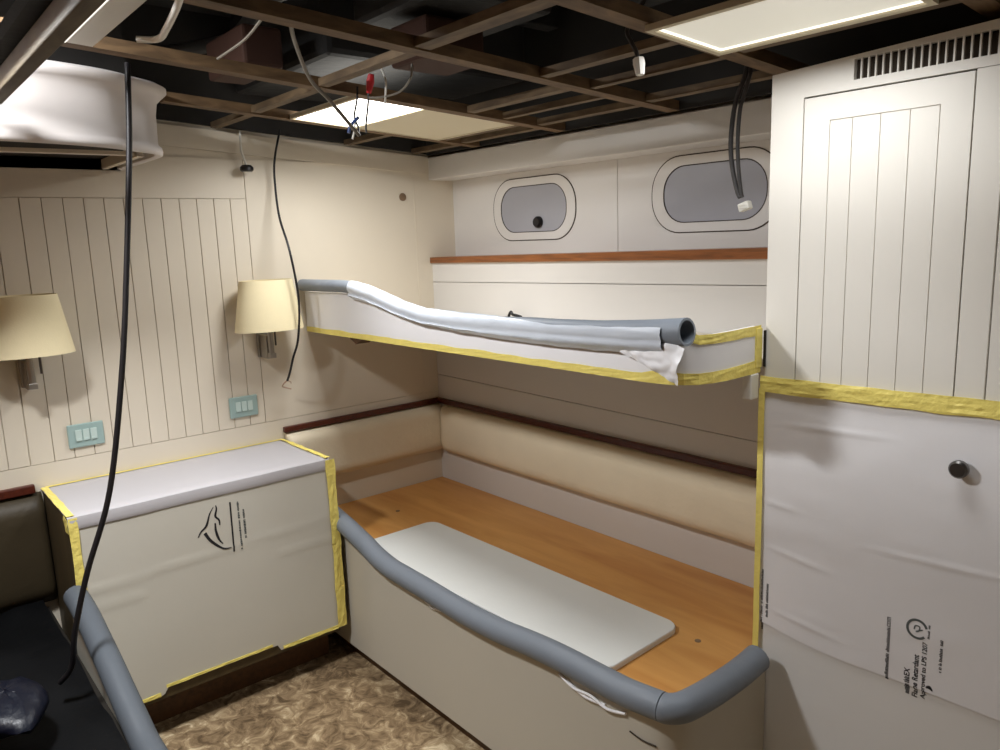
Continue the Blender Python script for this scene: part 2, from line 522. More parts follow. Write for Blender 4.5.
# the lit panel in the bay near the lamp wall, half diffuser and half blank
t = thing('ceiling_light', (0.64, -0.55, cz(-0.55)), 'glowing white square ceiling panel with a cream blank half above the lamp wall', 'ceiling light')
ceiling_slab(MB(), 0.410, 0.864, -0.85, -0.61, 0.004, 0.012).build('diffuser', M['diffuser'], t)
ceiling_slab(MB(), 0.410, 0.864, -0.607, -0.235, 0.002, 0.012).build('blank_panel', M['blank'], t)
f = MB()
ceiling_slab(f, 0.406, 0.868, -0.862, -0.851, 0.0, 0.014)
ceiling_slab(f, 0.406, 0.868, -0.234, -0.226, 0.0, 0.014)
ceiling_slab(f, 0.4045, 0.4095, -0.862, -0.226, 0.0, 0.014)
ceiling_slab(f, 0.8645, 0.868, -0.862, -0.226, 0.0, 0.014)
f.build('frame', M['blank'], t)

# the rectangular light panels (by the wardrobe and its twin across the cabin)
for (x0, x1, y0, y1, lb) in ((1.90, 2.372, -0.772, -0.506, 'rectangular ceiling light panel with bright rim above the wardrobe'),
                             ):
    ym = (y0 + y1) / 2
    t = thing('ceiling_light', ((x0 + x1) / 2, ym, cz(ym) - 0.01), lb, 'ceiling light')
    ceiling_slab(MB(), x0 + 0.014, x1 - 0.014, y0 + 0.014, y1 - 0.014, -0.006, 0.0).build('diffuser', M['diffuser_dim'], t)
    f = MB()
    for a in ((x0, x0 + 0.014, y0, y1), (x1 - 0.014, x1, y0, y1), (x0 + 0.0141, x1 - 0.0141, y0, y0 + 0.014), (x0 + 0.0141, x1 - 0.0141, y1 - 0.014, y1)):
        ceiling_slab(f, *a, -0.014, -0.001)
    f.build('frame', M['blank'], t)
    r = MB()
    q = 0.019
    for a in ((x0 + 0.0145, x0 + q, y0 + q, y1 - q), (x1 - q, x1 - 0.0145, y0 + q, y1 - q), (x0 + 0.0145, x1 - 0.0145, y0 + 0.0145, y0 + q), (x0 + 0.0145, x1 - 0.0145, y1 - q, y1 - 0.0145)):
        ceiling_slab(r, *a, -0.009, -0.0062)
    r.build('lit_edge', M['led'], t)

t = thing('ceiling_light', (1.06, -2.08, 2.3), 'recessed square light high in the ceiling void beyond the loose plank', 'ceiling light')
MB().box((0.93, -2.20, 2.325), (1.19, -1.96, 2.499), bevel=0.004).build('housing', M['white'], t)
MB().box((0.945, -2.185, 2.30), (1.175, -1.975, 2.3245), bevel=0.002).build('diffuser', M['diffuser'], t)

# loose plank and white strip at the top left
t = thing('ceiling_plank', (1.85, -1.79, 2.0), 'long loose plank crossing the top left corner under the ceiling', 'plank')
MB().box((0.79, -1.808, 2.0), (2.9, -1.778, 2.042), bevel=0.003).build('board', M['plank'], t)
MB().prism([(-1.778, 2.0425), (-1.836, 2.0425), (-1.850, 2.0475), (-1.778, 2.0475)], 0, 0.79, 2.9).build('shade_lip', M['bag'], t)  # lip added to keep the recessed light off the plank's side
t = thing('ceiling_strip', (1.2, -1.63, cz(-1.63)), 'white ceiling strip with a bright edge beside the loose plank', 'ceiling panel')
ceiling_slab(MB(), 0.93, 1.372, -1.655, -1.60, -0.004, 0.008).build('strip_panel', M['white'], t)
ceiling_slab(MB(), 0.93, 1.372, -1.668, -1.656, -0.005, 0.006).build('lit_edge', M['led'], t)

# things up in the dark deck void
for x, lb in ((0.895, 'dark deck frame high in the ceiling void between the lit panel and the middle bay'), (1.40, 'dark deck frame high in the ceiling void over the portholes joint'),
              (2.15, 'dark deck frame high in the ceiling void over the light panel by the wardrobe')):
    m_ = MB(); m_.box((x - 0.03, -2.5, 2.38), (x + 0.03, -0.05, 2.498), bevel=0.004)
    tag(m_.build('deck_frame', M['insul']), lb, 'deck frame', 'deck frames in the ceiling void')
for x0, x1, y0, y1, z0, z1, mt, lb in (
        (0.42, 0.86, -0.95, -0.15, 2.20, 2.499, 'insul', 'dark grey insulation pad above the lit ceiling panel'),
        (0.93, 1.36, -0.9, -0.5, 2.26, 2.499, 'insul', 'dark grey insulation pad above the middle bay beside the lit panel'),
        (0.03, 0.34, -0.9, -0.15, 2.22, 2.499, 'insul', 'dark grey insulation pad above the lamp wall bay'),
        (1.44, 1.85, -0.95, -0.25, 2.28, 2.499, 'insul', 'dark grey insulation pad behind the hanging plug connector')):
    m_ = MB(); m_.box((x0, y0, z0), (x1, y1, z1), bevel=0.02)
    tag(m_.build('insulation_pad', M[mt]), lb, 'insulation', 'insulation pads in the ceiling void')
m_ = MB(); m_.box((0.55, -1.19, 2.15), (0.83, -1.07, 2.26), bevel=0.01)
tag(m_.build('lagging_box', M['redbrown']), 'red brown lagged box in the ceiling void left of the grey cable', 'box')
m_ = MB(); m_.box((1.06, -0.86, 2.13), (1.24, -0.66, 2.24), bevel=0.01)
tag(m_.build('lagging_box', M['redbrown']), 'red brown lagged box in the ceiling void behind the middle joist', 'box')
m_ = MB(); m_.tube([(1.6, -2.0, 2.24), (1.35, -1.4, 2.22), (1.75, -1.0, 2.25), (2.3, -1.1, 2.27)], 0.05, 14, 8)
tag(m_.build('air_hose', M['hose'], smooth=True), 'grey air hose lying above the joists at the top of the photo', 'hose')
m_ = MB(); m_.tube([(0.15, -1.2, 2.31), (0.4, -1.05, 2.32), (1.0, -1.15, 2.30), (1.3, -1.0, 2.30)], 0.022, 10, 8)
tag(m_.build('pipe', M['hose'], smooth=True), 'thin grey pipe above the joists behind the red wires', 'pipe')

# ------------------------------------------------------------------ air housing on the lamp wall
t = thing('air_conditioner', (0.3, -1.8, 1.925), 'white rounded air housing under the ceiling on the lamp wall, left', 'air conditioner')
plan = [(0.015, -1.318), (0.42, -1.318), (0.49, -1.330), (0.55, -1.370), (0.595, -1.435), (0.64, -1.50), (0.67, -1.58), (0.69, -1.68), (0.70, -1.80), (0.745, -1.96), (0.765, -2.45), (0.015, -2.45)]
dense = smoothpath([(x, y, 0) for x, y in plan[1:10]], 5)
plan = [plan[0]] + [(p.x, p.y) for p in dense] + plan[-2:]


def off(poly, d):
    cx_, cy_ = 0.2, -1.9
    out = []
    for x, y in poly:
        v_ = Vector((x - cx_, y - cy_)); l_ = v_.length
        q = (v_ / l_) * d
        out.append((x + (q.x if x > 0.02 else 0), y + (q.y if y > -2.4 else 0)))
    return out


def loft(mb, layers, capb=True, capt=True):
    R = [[mb.bm.verts.new((x, y, z)) for x, y in poly] for poly, z in layers]
    n = len(R[0])
    for A, Bq in zip(R, R[1:]):
        for i in range(n):
            j = (i + 1) % n
            mb.bm.faces.new((A[i], A[j], Bq[j], Bq[i]))
    if capb: mb.bm.faces.new(R[0][::-1])
    if capt: mb.bm.faces.new(R[-1])


def housing_layers():
    return [(off(plan, -0.022), 1.972), (off(plan, -0.022), 1.934), (off(plan, -0.008), 1.929), (off(plan, 0.002), 1.933), (off(plan, 0.004), 1.942), (off(plan, 0.001), 1.954), (off(plan, -0.008), 1.962), (off(plan, -0.006), 2.05),
            (off(plan, 0.0), 2.085), (off(plan, 0.016), 2.10), (off(plan, 0.03), 2.112), (off(plan, 0.03), 2.124), (off(plan, 0.015), 2.132)]


b = MB(); loft(b, housing_layers(), capb=False)
b.build('housing', M['duct'], t, smooth=True, angle=60)
u = MB(); loft(u, [(off(plan, -0.023), 1.966), (off(plan, -0.023), 1.971)])
u.build('intake_recess', M['slot'], t)
f = MB()
f.box((0.02, -1.39, 1.931), (0.44, -1.37, 1.965), bevel=0.003)
f.prism([(0.452, -1.41), (0.482, -1.41), (0.40, -2.4), (0.36, -2.4)], 2, 1.931, 1.942)
f.build('intake_frame', M['cream'], t)
MB().box((0.02, -2.40, 2.1325), (0.36, -1.37, 2.49)).build('light_stop', M['deck'], t)  # box added to block light slipping over the housing onto the wall

# ------------------------------------------------------------------ rails, cushions on the walls
def cushion(name, axis, a0, a1, z0, z1, lb, seams=(), m_key='leather'):
    """padded back cushion; axis 0 runs along the hull wall, 1 along the lamp wall"""
    n, m = 60, 12
    rows = []
    for i in range(m + 1):
        v_ = i / m
        row = []
        for j in range(n + 1):
            s = a0 + (a1 - a0) * j / n
            d = 0.05 * (1 - abs(2 * v_ - 1) ** 9) * (1 - abs(2 * j / n - 1) ** 60 * 0.25) + 0.003
            for q in seams:
                d -= 0.012 * math.exp(-((s - q) / 0.008) ** 2)
            d += 0.003 * noise.noise(Vector((s * 5, v_ * 3, z0)))
            z = z0 + (z1 - z0) * v_
            row.append((s, -d, z) if axis == 0 else (d, s, z))
        rows.append(row)
    mb = MB(); mb.skin(rows)
    # flat back
    back = [[((p[0], -0.001, p[2]) if axis == 0 else (0.001, p[1], p[2])) for p in row] for row in rows]
    mb.skin(back)
    bmesh.ops.remove_doubles(mb.bm, verts=mb.bm.verts[:], dist=1e-5)
    bnd = [e for e in mb.bm.edges if e.is_boundary]
    bmesh.ops.bridge_loops(mb.bm, edges=bnd)
    return tag(mb.build(name, M[m_key], smooth=True, angle=80), lb, 'cushion')


cushion('back_cushion', 0, 0.056, 1.945, 0.64, 0.876, 'long beige leather back cushion along the hull wall above the lower bunk')
cushion('back_cushion', 1, -0.80, -0.006, 0.64, 0.876, 'short beige leather back cushion on the lamp wall at the bunk head')
cushion('back_cushion', 1, -2.46, -1.7045, 0.44, 0.840, 'cushion at the far left with shade in its colour, left of the wrapped cabinet', m_key='brown')
tag(MB().box((0.0, -0.022, 0.878), (1.95, -0.001, 0.902), bevel=0.004).build('wall_rail', M['rail']), 'long dark mahogany rail along the hull wall above the long cushion', 'rail')
tag(MB().box((0.001, -0.808, 0.878), (0.022, -0.0225, 0.902), bevel=0.004).build('wall_rail', M['rail']), 'short dark mahogany rail on the lamp wall behind the wrapped cabinet corner', 'rail')
tag(MB().box((0.001, -2.48, 0.842), (0.024, -1.722, 0.872), bevel=0.004).build('wall_rail', M['rail']), 'dark mahogany rail at the far left edge below the left lamp', 'rail')


# ------------------------------------------------------------------ lower bunk
def interp(tab, s):
    if s <= tab[0][0]: return tab[0][1]
    for (a, va), (b_, vb) in zip(tab, tab[1:]):
        if s <= b_:
            u_ = (s - a) / (b_ - a); u_ = u_ * u_ * (3 - 2 * u_) if False else u_
            return va + (vb - va) * u_
    return tab[-1][1]


def swept_wall(mb, plan_, zlo, zhi, thick):
    """wall along a plan path; zlo, zhi functions of the index parameter (x, y)"""
    P = [Vector((x, y, 0)) for x, y in plan_]
    nrm = []
    for i in range(len(P)):
        d = (P[min(i + 1, len(P) - 1)] - P[max(i - 1, 0)]).normalized()
        nrm.append(Vector((-d.y, d.x, 0)))        # to the left of travel = inside
    rows = []
    for k in range(5):
        f_ = k / 4
        rows.append([(p.x, p.y, zlo(p) + (zhi(p) - zlo(p)) * f_) for p in P])
    mb.skin(rows, thick=[n * thick for n in nrm])


def densify(path, step=0.03):
    out = []
    for a, b_ in zip(path, path[1:]):
        a, b_ = Vector(a), Vector(b_)
        n = max(1, int((b_ - a).length / step))
        for k in range(n): out.append(tuple(a + (b_ - a) * (k / n)))
    out.append(tuple(path[-1]))
    return out


LBZ = [(0.0, 0.605), (0.347, 0.588), (0.46, 0.570), (0.573, 0.543), (0.66, 0.512), (0.75, 0.494), (0.86, 0.488), (1.012, 0.489), (1.365, 0.495), (1.735, 0.515), (1.90, 0.527), (2.0, 0.533)]
lb_plan = densify([(0.004, -0.77), (1.90, -0.77)]) + [(1.93, -0.766), (1.955, -0.755), (1.973, -0.737), (1.983, -0.71)] + densify([(1.985, -0.68), (1.985, -0.372)])
t = thing('lower_bunk', (1.0, -0.385, 0.0), 'built-in lower bunk with bare orange plywood base and pale front panel', 'bunk')


def lb_top(p):
    return interp(LBZ, p.x) if p.y < -0.74 else 0.533 - 0.012 * math.sin(math.pi * min(1, (p.y + 0.74) / 0.37))


b = MB(); swept_wall(b, lb_plan, lambda p: 0.062, lambda p: lb_top(p) - 0.0345, 0.018)
b.build('front_panel', M['panel_board'], t, smooth=True)
b = MB(); b.prism([(0.004, -0.004), (1.948, -0.004), (1.948, -0.374), (1.964, -0.374), (1.964, -0.70), (1.90, -0.750), (0.004, -0.750)], 2, 0.482, 0.5)
b.build('bunk_base', M['ply'], t)
b = MB(); b.prism([(0.004, -0.004), (1.948, -0.004), (1.948, -0.374), (1.955, -0.374), (1.955, -0.735), (0.004, -0.735)], 2, 0.001, 0.061)
b.build('plinth', M['plinth'], t)
for x, y in ((0.263, -0.432), (1.794, -0.409)):
    b = MB(); b.lathe([(0.009, 0), (0.009, 0.0015), (0, 0.0018)], (x, y, 0.5), seg=14)
    b.build('screw_plug', M['plug'], t)
for pts in ([(1.60, -0.7725, 0.465), (1.66, -0.778, 0.452), (1.72, -0.776, 0.456), (1.78, -0.778, 0.448), (1.84, -0.775, 0.462)],
            [(1.63, -0.7725, 0.458), (1.70, -0.776, 0.444), (1.77, -0.773, 0.452)],
            [(0.95, -0.7725, 0.452), (1.0, -0.777, 0.443), (1.06, -0.7725, 0.449)]):
    b = MB(); b.tube(pts, 0.004, 6, 5)
    b.build('torn_packing', M['foam'], t)
b = MB(); b.tube([(1.85, -0.7725, 0.418), (1.89, -0.773, 0.414), (1.93, -0.769, 0.416)], 0.002, 6, 4)
b.build('scratch', M['gap'], t)

# pale lid lying on the plywood
def rrect(x0, x1, y0, y1, r, n=6):
    pts = []
    for cx_, cy_, a0 in ((x1 - r, y1 - r, 0), (x0 + r, y1 - r, 90), (x0 + r, y0 + r, 180), (x1 - r, y0 + r, 270)):
        for q in range(n + 1):
            a = math.radians(a0 + 90 * q / n)
            pts.append((cx_ + r * math.cos(a), cy_ + r * math.sin(a)))
    return pts


b = MB()
poly = [(x + 0.035 * (-y - 0.4) * (1 if x > 1 else 0), y - 0.02 * (x < 1)) for x, y in rrect(0.50, 1.725, -0.734, -0.392, 0.045)]
loft(b, [(poly, 0.5005), (poly, 0.514), ([(1.1 + (x - 1.1) * 0.997, -0.55 + (y + 0.55) * 0.988) for x, y in poly], 0.517)])
tag(b.build('hatch_lid', M['lid']), 'long pale grey lid with rounded corners lying on the plywood bunk base', 'lid')

# grey foam tubes on the bunk edge
tp = [(x, -0.772, interp(LBZ, x) + 0.002 + 0.006 * math.sin(x * 9)) for x in [0.22 + 0.06 * k for k in range(28)]] + [(1.90, -0.772, 0.527), (1.945, -0.765, 0.528)]
b = MB(); b.tube(tp, 0.036, 16, 3)
tag(b.build('foam_tube', M['tube'], smooth=True, angle=50), 'long grey foam tube along the front edge of the lower bunk', 'foam tube')
b = MB(); b.tube([(1.9475, -0.7645, 0.528), (1.958, -0.7615, 0.528), (1.974, -0.746, 0.529), (1.984, -0.715, 0.529), (1.985, -0.62, 0.522), (1.984, -0.50, 0.521), (1.984, -0.412, 0.530)], 0.036, 16, 6)
tag(b.build('foam_tube', M['tube'], smooth=True, angle=50), 'short grey foam tube on the lower bunk end by the wardrobe', 'foam tube')

# ------------------------------------------------------------------ upper bunk
UBZ = [(0.0, 1.484), (0.35, 1.487), (0.45, 1.483), (0.58, 1.464), (0.76, 1.424), (0.90, 1.404), (1.10, 1.399), (1.5, 1.403), (1.8, 1.412), (1.93, 1.420), (2.0, 1.41)]
ub_plan = densify([(0.004, -0.662), (1.80, -0.662)]) + [(1.84, -0.66), (1.875, -0.652), (1.905, -0.636), (1.928, -0.61), (1.942, -0.575), (1.948, -0.53)] + densify([(1.949, -0.49), (1.946, -0.376)])


def ub_top(p): return interp(UBZ, p.x) if p.y < -0.635 else 1.405 + 0.012 * (p.y + 0.64)


t = thing('upper_bunk', (1.0, -0.33, 1.29), 'white wrapped upper bunk with yellow taped edges under the portholes', 'bunk')
b = MB(); swept_wall(b, ub_plan, lambda p: 1.296, lambda p: ub_top(p) - (0.027 if p.y < -0.645 else 0.0), 0.022)
b.build('lee_board', M['foam'], t, smooth=True)
b = MB(); b.prism([(0.004, -0.004), (1.945, -0.004), (1.945, -0.374), (1.922, -0.40), (1.92, -0.56), (1.86, -0.625), (1.80, -0.638), (0.004, -0.638)], 2, 1.298, 1.322)
b.build('bunk_base', M['cream'], t)


def band(mb, plan_, zlo, zhi, out, thick=0.0012, jit=0.0, seed=0):
    P = [Vector((x, y, 0)) for x, y in plan_]
    rows = []
    nr = []
    for i in range(len(P)):
        d = (P[min(i + 1, len(P) - 1)] - P[max(i - 1, 0)]).normalized()
        nr.append(Vector((d.y, -d.x, 0)))
    for k in range(5):
        f_ = k / 4
        row = []
        for p, n in zip(P, nr):
            o = out + abs(jit * noise.noise(Vector((p.x * 22 + seed, p.y * 22 + k * 1.7, seed))))
            q = p + n * o
            row.append((q.x, q.y, zlo(p) + (zhi(p) - zlo(p)) * f_))
        rows.append(row)
    mb.skin(rows, thick=[-n * thick for n in nr])


tb = MB()
band(tb, ub_plan, lambda p: 1.291, lambda p: 1.312 + 0.006 * noise.noise(Vector((p.x * 9, p.y * 9, 0))) + (0.008 if p.x > 1.8 else 0), 0.0018, jit=0.003)
tb.build('masking_tape', M['tape'], t)
tb = MB()
endp = [q for q in ub_plan if q[1] > -0.645 and q[0] > 1.85]
band(tb, endp, lambda p: ub_top(p) - 0.02 + 0.003 * noise.noise(Vector((p.y * 30, 0, 0))), lambda p: ub_top(p) + 0.004, 0.002, jit=0.004, seed=3)
tb.box((1.946, -0.40, 1.305), (1.9515, -0.374, 1.405), bevel=0.001)
tb.build('masking_tape', M['tape'], t)
MB().box((1.9525, -0.372, 1.305), (1.958, -0.366, 1.398), bevel=0.001).build('hinge', M['black'], t)
MB().box((1.925, -0.42, 1.225), (1.951, -0.385, 1.2905), bevel=0.003).build('support_block', M['white'], t)
m_ = MB(); m_.prism([(0.34, 1.296), (0.46, 1.296), (0.40, 1.268)], 1, -0.66, -0.60)
m_.build('bracket', M['plinth'], t)

# grey foam tube on the upper bunk edge
tp = [(x, -0.672, interp(UBZ, x) + 0.002) for x in [0.01 + 0.06 * k for k in range(32)]] + [(1.94, -0.672, 1.424)]
b = MB(); b.tube(tp, [0.024] * 5 + [0.021] * 6 + [0.025] * 3 + [0.030, 0.033], 18, 2, hole=0.82)
tag(b.build('foam_tube', M['tube'], smooth=True, angle=50), 'grey hollow foam tube along the top edge of the upper bunk', 'foam tube')

# silvery plastic film over the tube
rows = []
xs = [0.43 + 0.02 * k for k in range(74)]
for k in range(15):
    row = []
    for x in xs:
        zc_ = interp(UBZ, x) + 0.002
        f_ = k / 14
        tail = max(0.0, min(1.0, (x - 0.95) / 0.55))
        r_ = interp([(0.3, 0.0275), (0.75, 0.0255), (1.1, 0.0255), (1.45, 0.0285), (1.7, 0.0325), (1.95, 0.0375)], x)
        a0 = 60 + 95 * tail
        if f_ < 0.5:                                   # round the tube from the back to the lower front
            a = math.radians(a0 + f_ * 2 * (210 - a0))
            y = -0.672 + r_ * math.cos(a)
            z = zc_ + r_ * math.sin(a)
        else:                                          # then a loose fold hanging on the board
            g = (f_ - 0.5) * 2
            y0_ = -0.672 + r_ * math.cos(math.radians(210)); z0_ = zc_ + r_ * math.sin(math.radians(210))
            drop = 0.026 + 0.006 * math.sin(x * 5) * (1 - tail) + 0.010 * tail
            fold = 0.014 * math.sin(g * math.pi) - 0.008 * (1 - tail) * math.exp(-((g - 0.22) / 0.12) ** 2)
            y = y0_ - fold + g * (-0.6695 - y0_)
            z = z0_ - g * drop
        w_ = 0.0025 * noise.noise(Vector((x * 16, f_ * 7, 2.0)))
        row.append((x, y - abs(w_), z + w_))
    rows.append(row)
t = thing('plastic_film', (1.2, -0.69, 1.35), 'crumpled silvery plastic film wrapped over the upper bunk tube with a torn flap', 'plastic film')
b = MB(); b.skin(rows, thick=Vector((0, 0.0008, -0.0004)))
b.build('film', M['film'], t, smooth=True, angle=70)
# torn flap at the right end
rows = []
cs = [((1.74, 1.381), (1.75, 1.362)), ((1.79, 1.384), (1.80, 1.348)), ((1.835, 1.398), (1.84, 1.334)), ((1.88, 1.402), (1.88, 1.318)), ((1.92, 1.396), (1.915, 1.305)), ((1.948, 1.388), (1.93, 1.300))]
N_ = 44
for k in range(20):
    row = []
    for j in range(N_ + 1):
        u_ = j / N_ * (len(cs) - 1); i_ = min(int(u_), len(cs) - 2); fr = u_ - i_
        A = Vector(cs[i_][0]).lerp(Vector(cs[i_ + 1][0]), fr); Bq = Vector(cs[i_][1]).lerp(Vector(cs[i_ + 1][1]), fr)
        q = A.lerp(Bq, k / 19)
        bul = 0.012 + 0.022 * (j / N_) * (0.4 + 0.6 * math.sin(k / 19 * math.pi)) + 0.014 * abs(noise.noise(Vector((q.x * 24, q.y * 40, 5))))
        row.append((q.x, -0.668 - max(0.004, bul), q.y))
    rows.append(row)
b = MB(); b.skin(rows, thick=Vector((0, 0.0008, 0)))
b.build('flap', M['foam'], t, smooth=True, angle=60)
# small black hook on the bunk behind the tube
b = MB()
b.tube([(0.60, -0.05, 1.3225), (0.60, -0.05, 1.335), (0.615, -0.052, 1.350), (0.628, -0.054, 1.340), (0.65, -0.052, 1.337), (0.675, -0.05, 1.332)], 0.006, 8, 5)
tag(b.build('hook', M['black'], smooth=True), 'small black hook standing behind the upper bunk tube', 'hook')

# ------------------------------------------------------------------ wardrobe
WF = -0.363
t = thing('wardrobe', (2.45, -0.18, 0.0), 'tall white built-in wardrobe with grooved doors and a top vent', 'wardrobe')
def wtop(x): return 2.009 + 0.022 * (x - 1.953) / 0.48 if x < 2.45 else 2.0318


b = MB(); b.box((1.957, WF + 0.014, 0.0), (2.95, -0.003, 2.008)); b.build('carcass', M['gap'], t)
b = MB()
b.prism([(1.953, 0.0), (2.0345, 0.0), (2.0345, wtop(2.0345)), (1.953, wtop(1.953))], 1, WF, WF + 0.0135)
b.box((2.3955, WF, 0.0), (2.4515, WF + 0.0135, 1.9455), bevel=0.001)
b.box((2.90, WF, 0.0), (2.95, WF + 0.0135, 1.9455), bevel=0.001)
gx0, gx1, gz0, gz1 = 2.150, 2.429, 1.966, 2.009
b.prism([(2.0345, 1.9465), (gx0, 1.9465), (gx0, wtop(gx0)), (2.0345, wtop(2.0345))], 1, WF, WF + 0.0135)
b.prism([(gx1, 1.9465), (2.95, 1.9465), (2.95, wtop(2.95)), (gx1, wtop(gx1))], 1, WF, WF + 0.0135)
b.prism([(gx0, 1.9465), (gx1, 1.9465), (gx1, gz0 + 0.001), (gx0, gz0)], 1, WF, WF + 0.0135)
b.prism([(gx0, gz1), (gx1, gz1 + 0.004), (gx1, wtop(gx1)), (gx0, wtop(gx0))], 1, WF, WF + 0.0135)
b.box((1.953, WF + 0.0137, 0.0), (1.9565, -0.003, 2.009))
b.build('face_frame', M['wardrobe'], t)
b = MB()
n = 18
for k in range(1, n):
    x = gx0 + (gx1 - gx0) * k / n
    b.box((x - 0.0017, WF + 0.0005, gz0), (x + 0.0017, WF + 0.006, gz1 + 0.004 * k / n))
b.build('vent_grille', M['wardrobe'], t)


def door(x0, x1, grooves, gtop, tname='door'):
    d_ = MB()
    y0, y1 = WF, WF + 0.012
    z0, z1 = 0.08, 1.9425
    c = 0.0010
    d_.box((x0, y0 + 0.004, z0), (x1, y1, z1))
    d_.box((x0, y0, z0), (grooves[0] - c, y0 + 0.004, z1))
    for a, b_ in zip(grooves, grooves[1:]):
        d_.box((a + c, y0, z0), (b_ - c, y0 + 0.004, gtop - c))
    d_.box((grooves[-1] + c, y0, z0), (x1, y0 + 0.004, z1))
    d_.box((grooves[0] - c, y0, gtop + c), (grooves[-1] + c, y0 + 0.004, z1))
    return d_.build(tname, M['wardrobe'], t)


door(2.0375, 2.3925, [2.100, 2.1515, 2.213, 2.274, 2.332], 1.887)
d2 = door(2.4545, 2.897, [2.52, 2.58, 2.64, 2.70, 2.76, 2.83], 1.887)
k = MB()
k.lathe([(0.0, -0.036), (0.015, -0.036), (0.019, -0.031), (0.019, -0.021), (0.015, -0.017), (0.008, -0.016), (0.008, 0.0), (0.0, 0.0)], (2.4235, WF, 1.138), axis=1)
k.build('knob', M['knob'], t, smooth=True, angle=35)


def wave(x, z, amp, seed, creases=()):
    d = amp * (0.5 + 0.5 * noise.noise(Vector((x * 3.2 + seed, z * 4.5, seed)))) + amp * 0.5 * max(0, noise.noise(Vector((x * 9, z * 14 + seed, 1.3))))
    for cx0, cx1, cz0, sl in creases:
        if cx0 < x < cx1:
            d += 0.0022 * math.exp(-((z - cz0 - sl * (x - cx0)) / 0.006) ** 2) * math.sin(math.pi * (x - cx0) / (cx1 - cx0))
    return d


def wavy_sheet(x0, x1, z0, z1, y, amp, seed, nx=60, nz=110, zb_fun=None, creases=()):
    rows = []
    for i in range(nz + 1):
        row = []
        for j in range(nx + 1):
            x = x0 + (x1 - x0) * j / nx
            lo = z0 if zb_fun is None else zb_fun(x)
            z = lo + (z1 - lo) * i / nz
            row.append((x, y - wave(x, z, amp, seed, creases), z))
        rows.append(row)
    m_ = MB(); m_.skin(rows, thick=Vector((0, 0.0012, 0)))
    return m_


CREASES = ((1.965, 2.16, 0.832, -0.12), (1.96, 2.06, 0.955, -0.1), (2.0, 2.3, 1.165, 0.03), (2.2, 2.6, 0.90, 0.05), (1.98, 2.2, 0.66, -0.1))


def lay_on_sheet(o):
    """press a flat print onto the waves of the upper wardrobe sheet"""
    org = ORG[o.parent.name]
    for v_ in o.data.vertices:
        p_ = v_.co + org
        low = lap(p_.x)
        surf = -0.3695 - wave(p_.x, p_.z, 0.0045, 8, CREASES) if p_.z > low - 0.002 else -0.3655 - wave(p_.x, p_.z, 0.002, 3)
        v_.co.y += surf - SHEET_Y
    return o


# protective sheets over the wardrobe: the upper one laps over the lower one
t = thing('protective_sheet', (2.45, -0.369, 0.0), 'white protective sheet on the lower part of the wardrobe, below the lap', 'protective sheet')
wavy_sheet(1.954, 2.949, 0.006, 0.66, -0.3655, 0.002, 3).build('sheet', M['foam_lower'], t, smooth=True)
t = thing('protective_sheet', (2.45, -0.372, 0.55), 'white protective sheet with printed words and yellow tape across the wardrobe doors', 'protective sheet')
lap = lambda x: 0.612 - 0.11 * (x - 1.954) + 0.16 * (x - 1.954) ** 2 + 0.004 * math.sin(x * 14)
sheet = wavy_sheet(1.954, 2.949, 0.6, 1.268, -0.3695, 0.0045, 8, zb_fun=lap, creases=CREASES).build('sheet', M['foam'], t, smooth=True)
SHEET_Y = -0.3768


def tape_band(mb, x0, x1, zc_, hh, seed, y=-0.3785):
    rows = []
    n = 80
    for k in range(7):
        row = []
        for j in range(n + 1):
            x = x0 + (x1 - x0) * j / n
            f_ = k / 6 - 0.5
            z = zc_(x) + hh * 2 * f_ * (1 + 0.15 * noise.noise(Vector((x * 8, 0, seed)))) + 0.003 * noise.noise(Vector((x * 12, k * 0.6, seed)))
            d = 0.0035 * abs(noise.noise(Vector((x * 10 + k * 0.9, k * 1.4, seed)))) * (1 - (2 * f_) ** 4) + 0.002 * abs(noise.noise(Vector((x * 30, k, seed + 4))))
            row.append((x, y - d, z))
        rows.append(row)
    mb.skin(rows, thick=Vector((0, 0.001, 0)))


tb = MB()
tape_band(tb, 1.951, 2.949, lambda x: 1.262 + 0.018 * (x - 1.95), 0.020, 1.0)
tb.build('masking_tape', M['tape'], t)
tb = MB()
rows = []
for k in range(5):
    rows.append([(1.9475 + 0.0042 * k + 0.0015 * noise.noise(Vector((z * 9, 0, k * 0.3))), -0.3785 - 0.0008 * abs(noise.noise(Vector((z * 20, k, 0)))), z) for z in [0.01 + 0.02 * q for q in range(63)]])
tb.skin(rows, thick=Vector((0, 0.001, 0)))
tb.build('masking_tape', M['tape'], t)


def to_sheet_text(body, x, z0, z1, h, material, name, parent, bold=0.0):
    cu = bpy.data.curves.new(name, 'FONT')
    cu.body = body; cu.size = 1.0; cu.extrude = 0.0; cu.offset = bold
    tmp = bpy.data.objects.new(name + '_tmp', cu); COL.objects.link(tmp)
    bpy.context.view_layer.update()
    dg = bpy.context.evaluated_depsgraph_get()
    me = bpy.data.meshes.new_from_object(tmp.evaluated_get(dg))
    bpy.data.objects.remove(tmp)
    xs_ = [v.co.x for v in me.vertices]; ys_ = [v.co.y for v in me.vertices]
    lx, ly = max(xs_) - min(xs_), max(ys_) - min(ys_)
    mx0, my0 = min(xs_), min(ys_)
    for v_ in me.vertices:
        u_, w_ = (v_.co.x - mx0) / lx, (v_.co.y - my0) / ly
        v_.co = Vector((x + h / 2 - w_ * h, SHEET_Y - 0.0006, z0 + (z1 - z0) * u_)) - ORG[parent.name]
    me.materials.append(material)
    o = bpy.data.objects.new(name, me); COL.objects.link(o); o.parent = parent
    return lay_on_sheet(o)


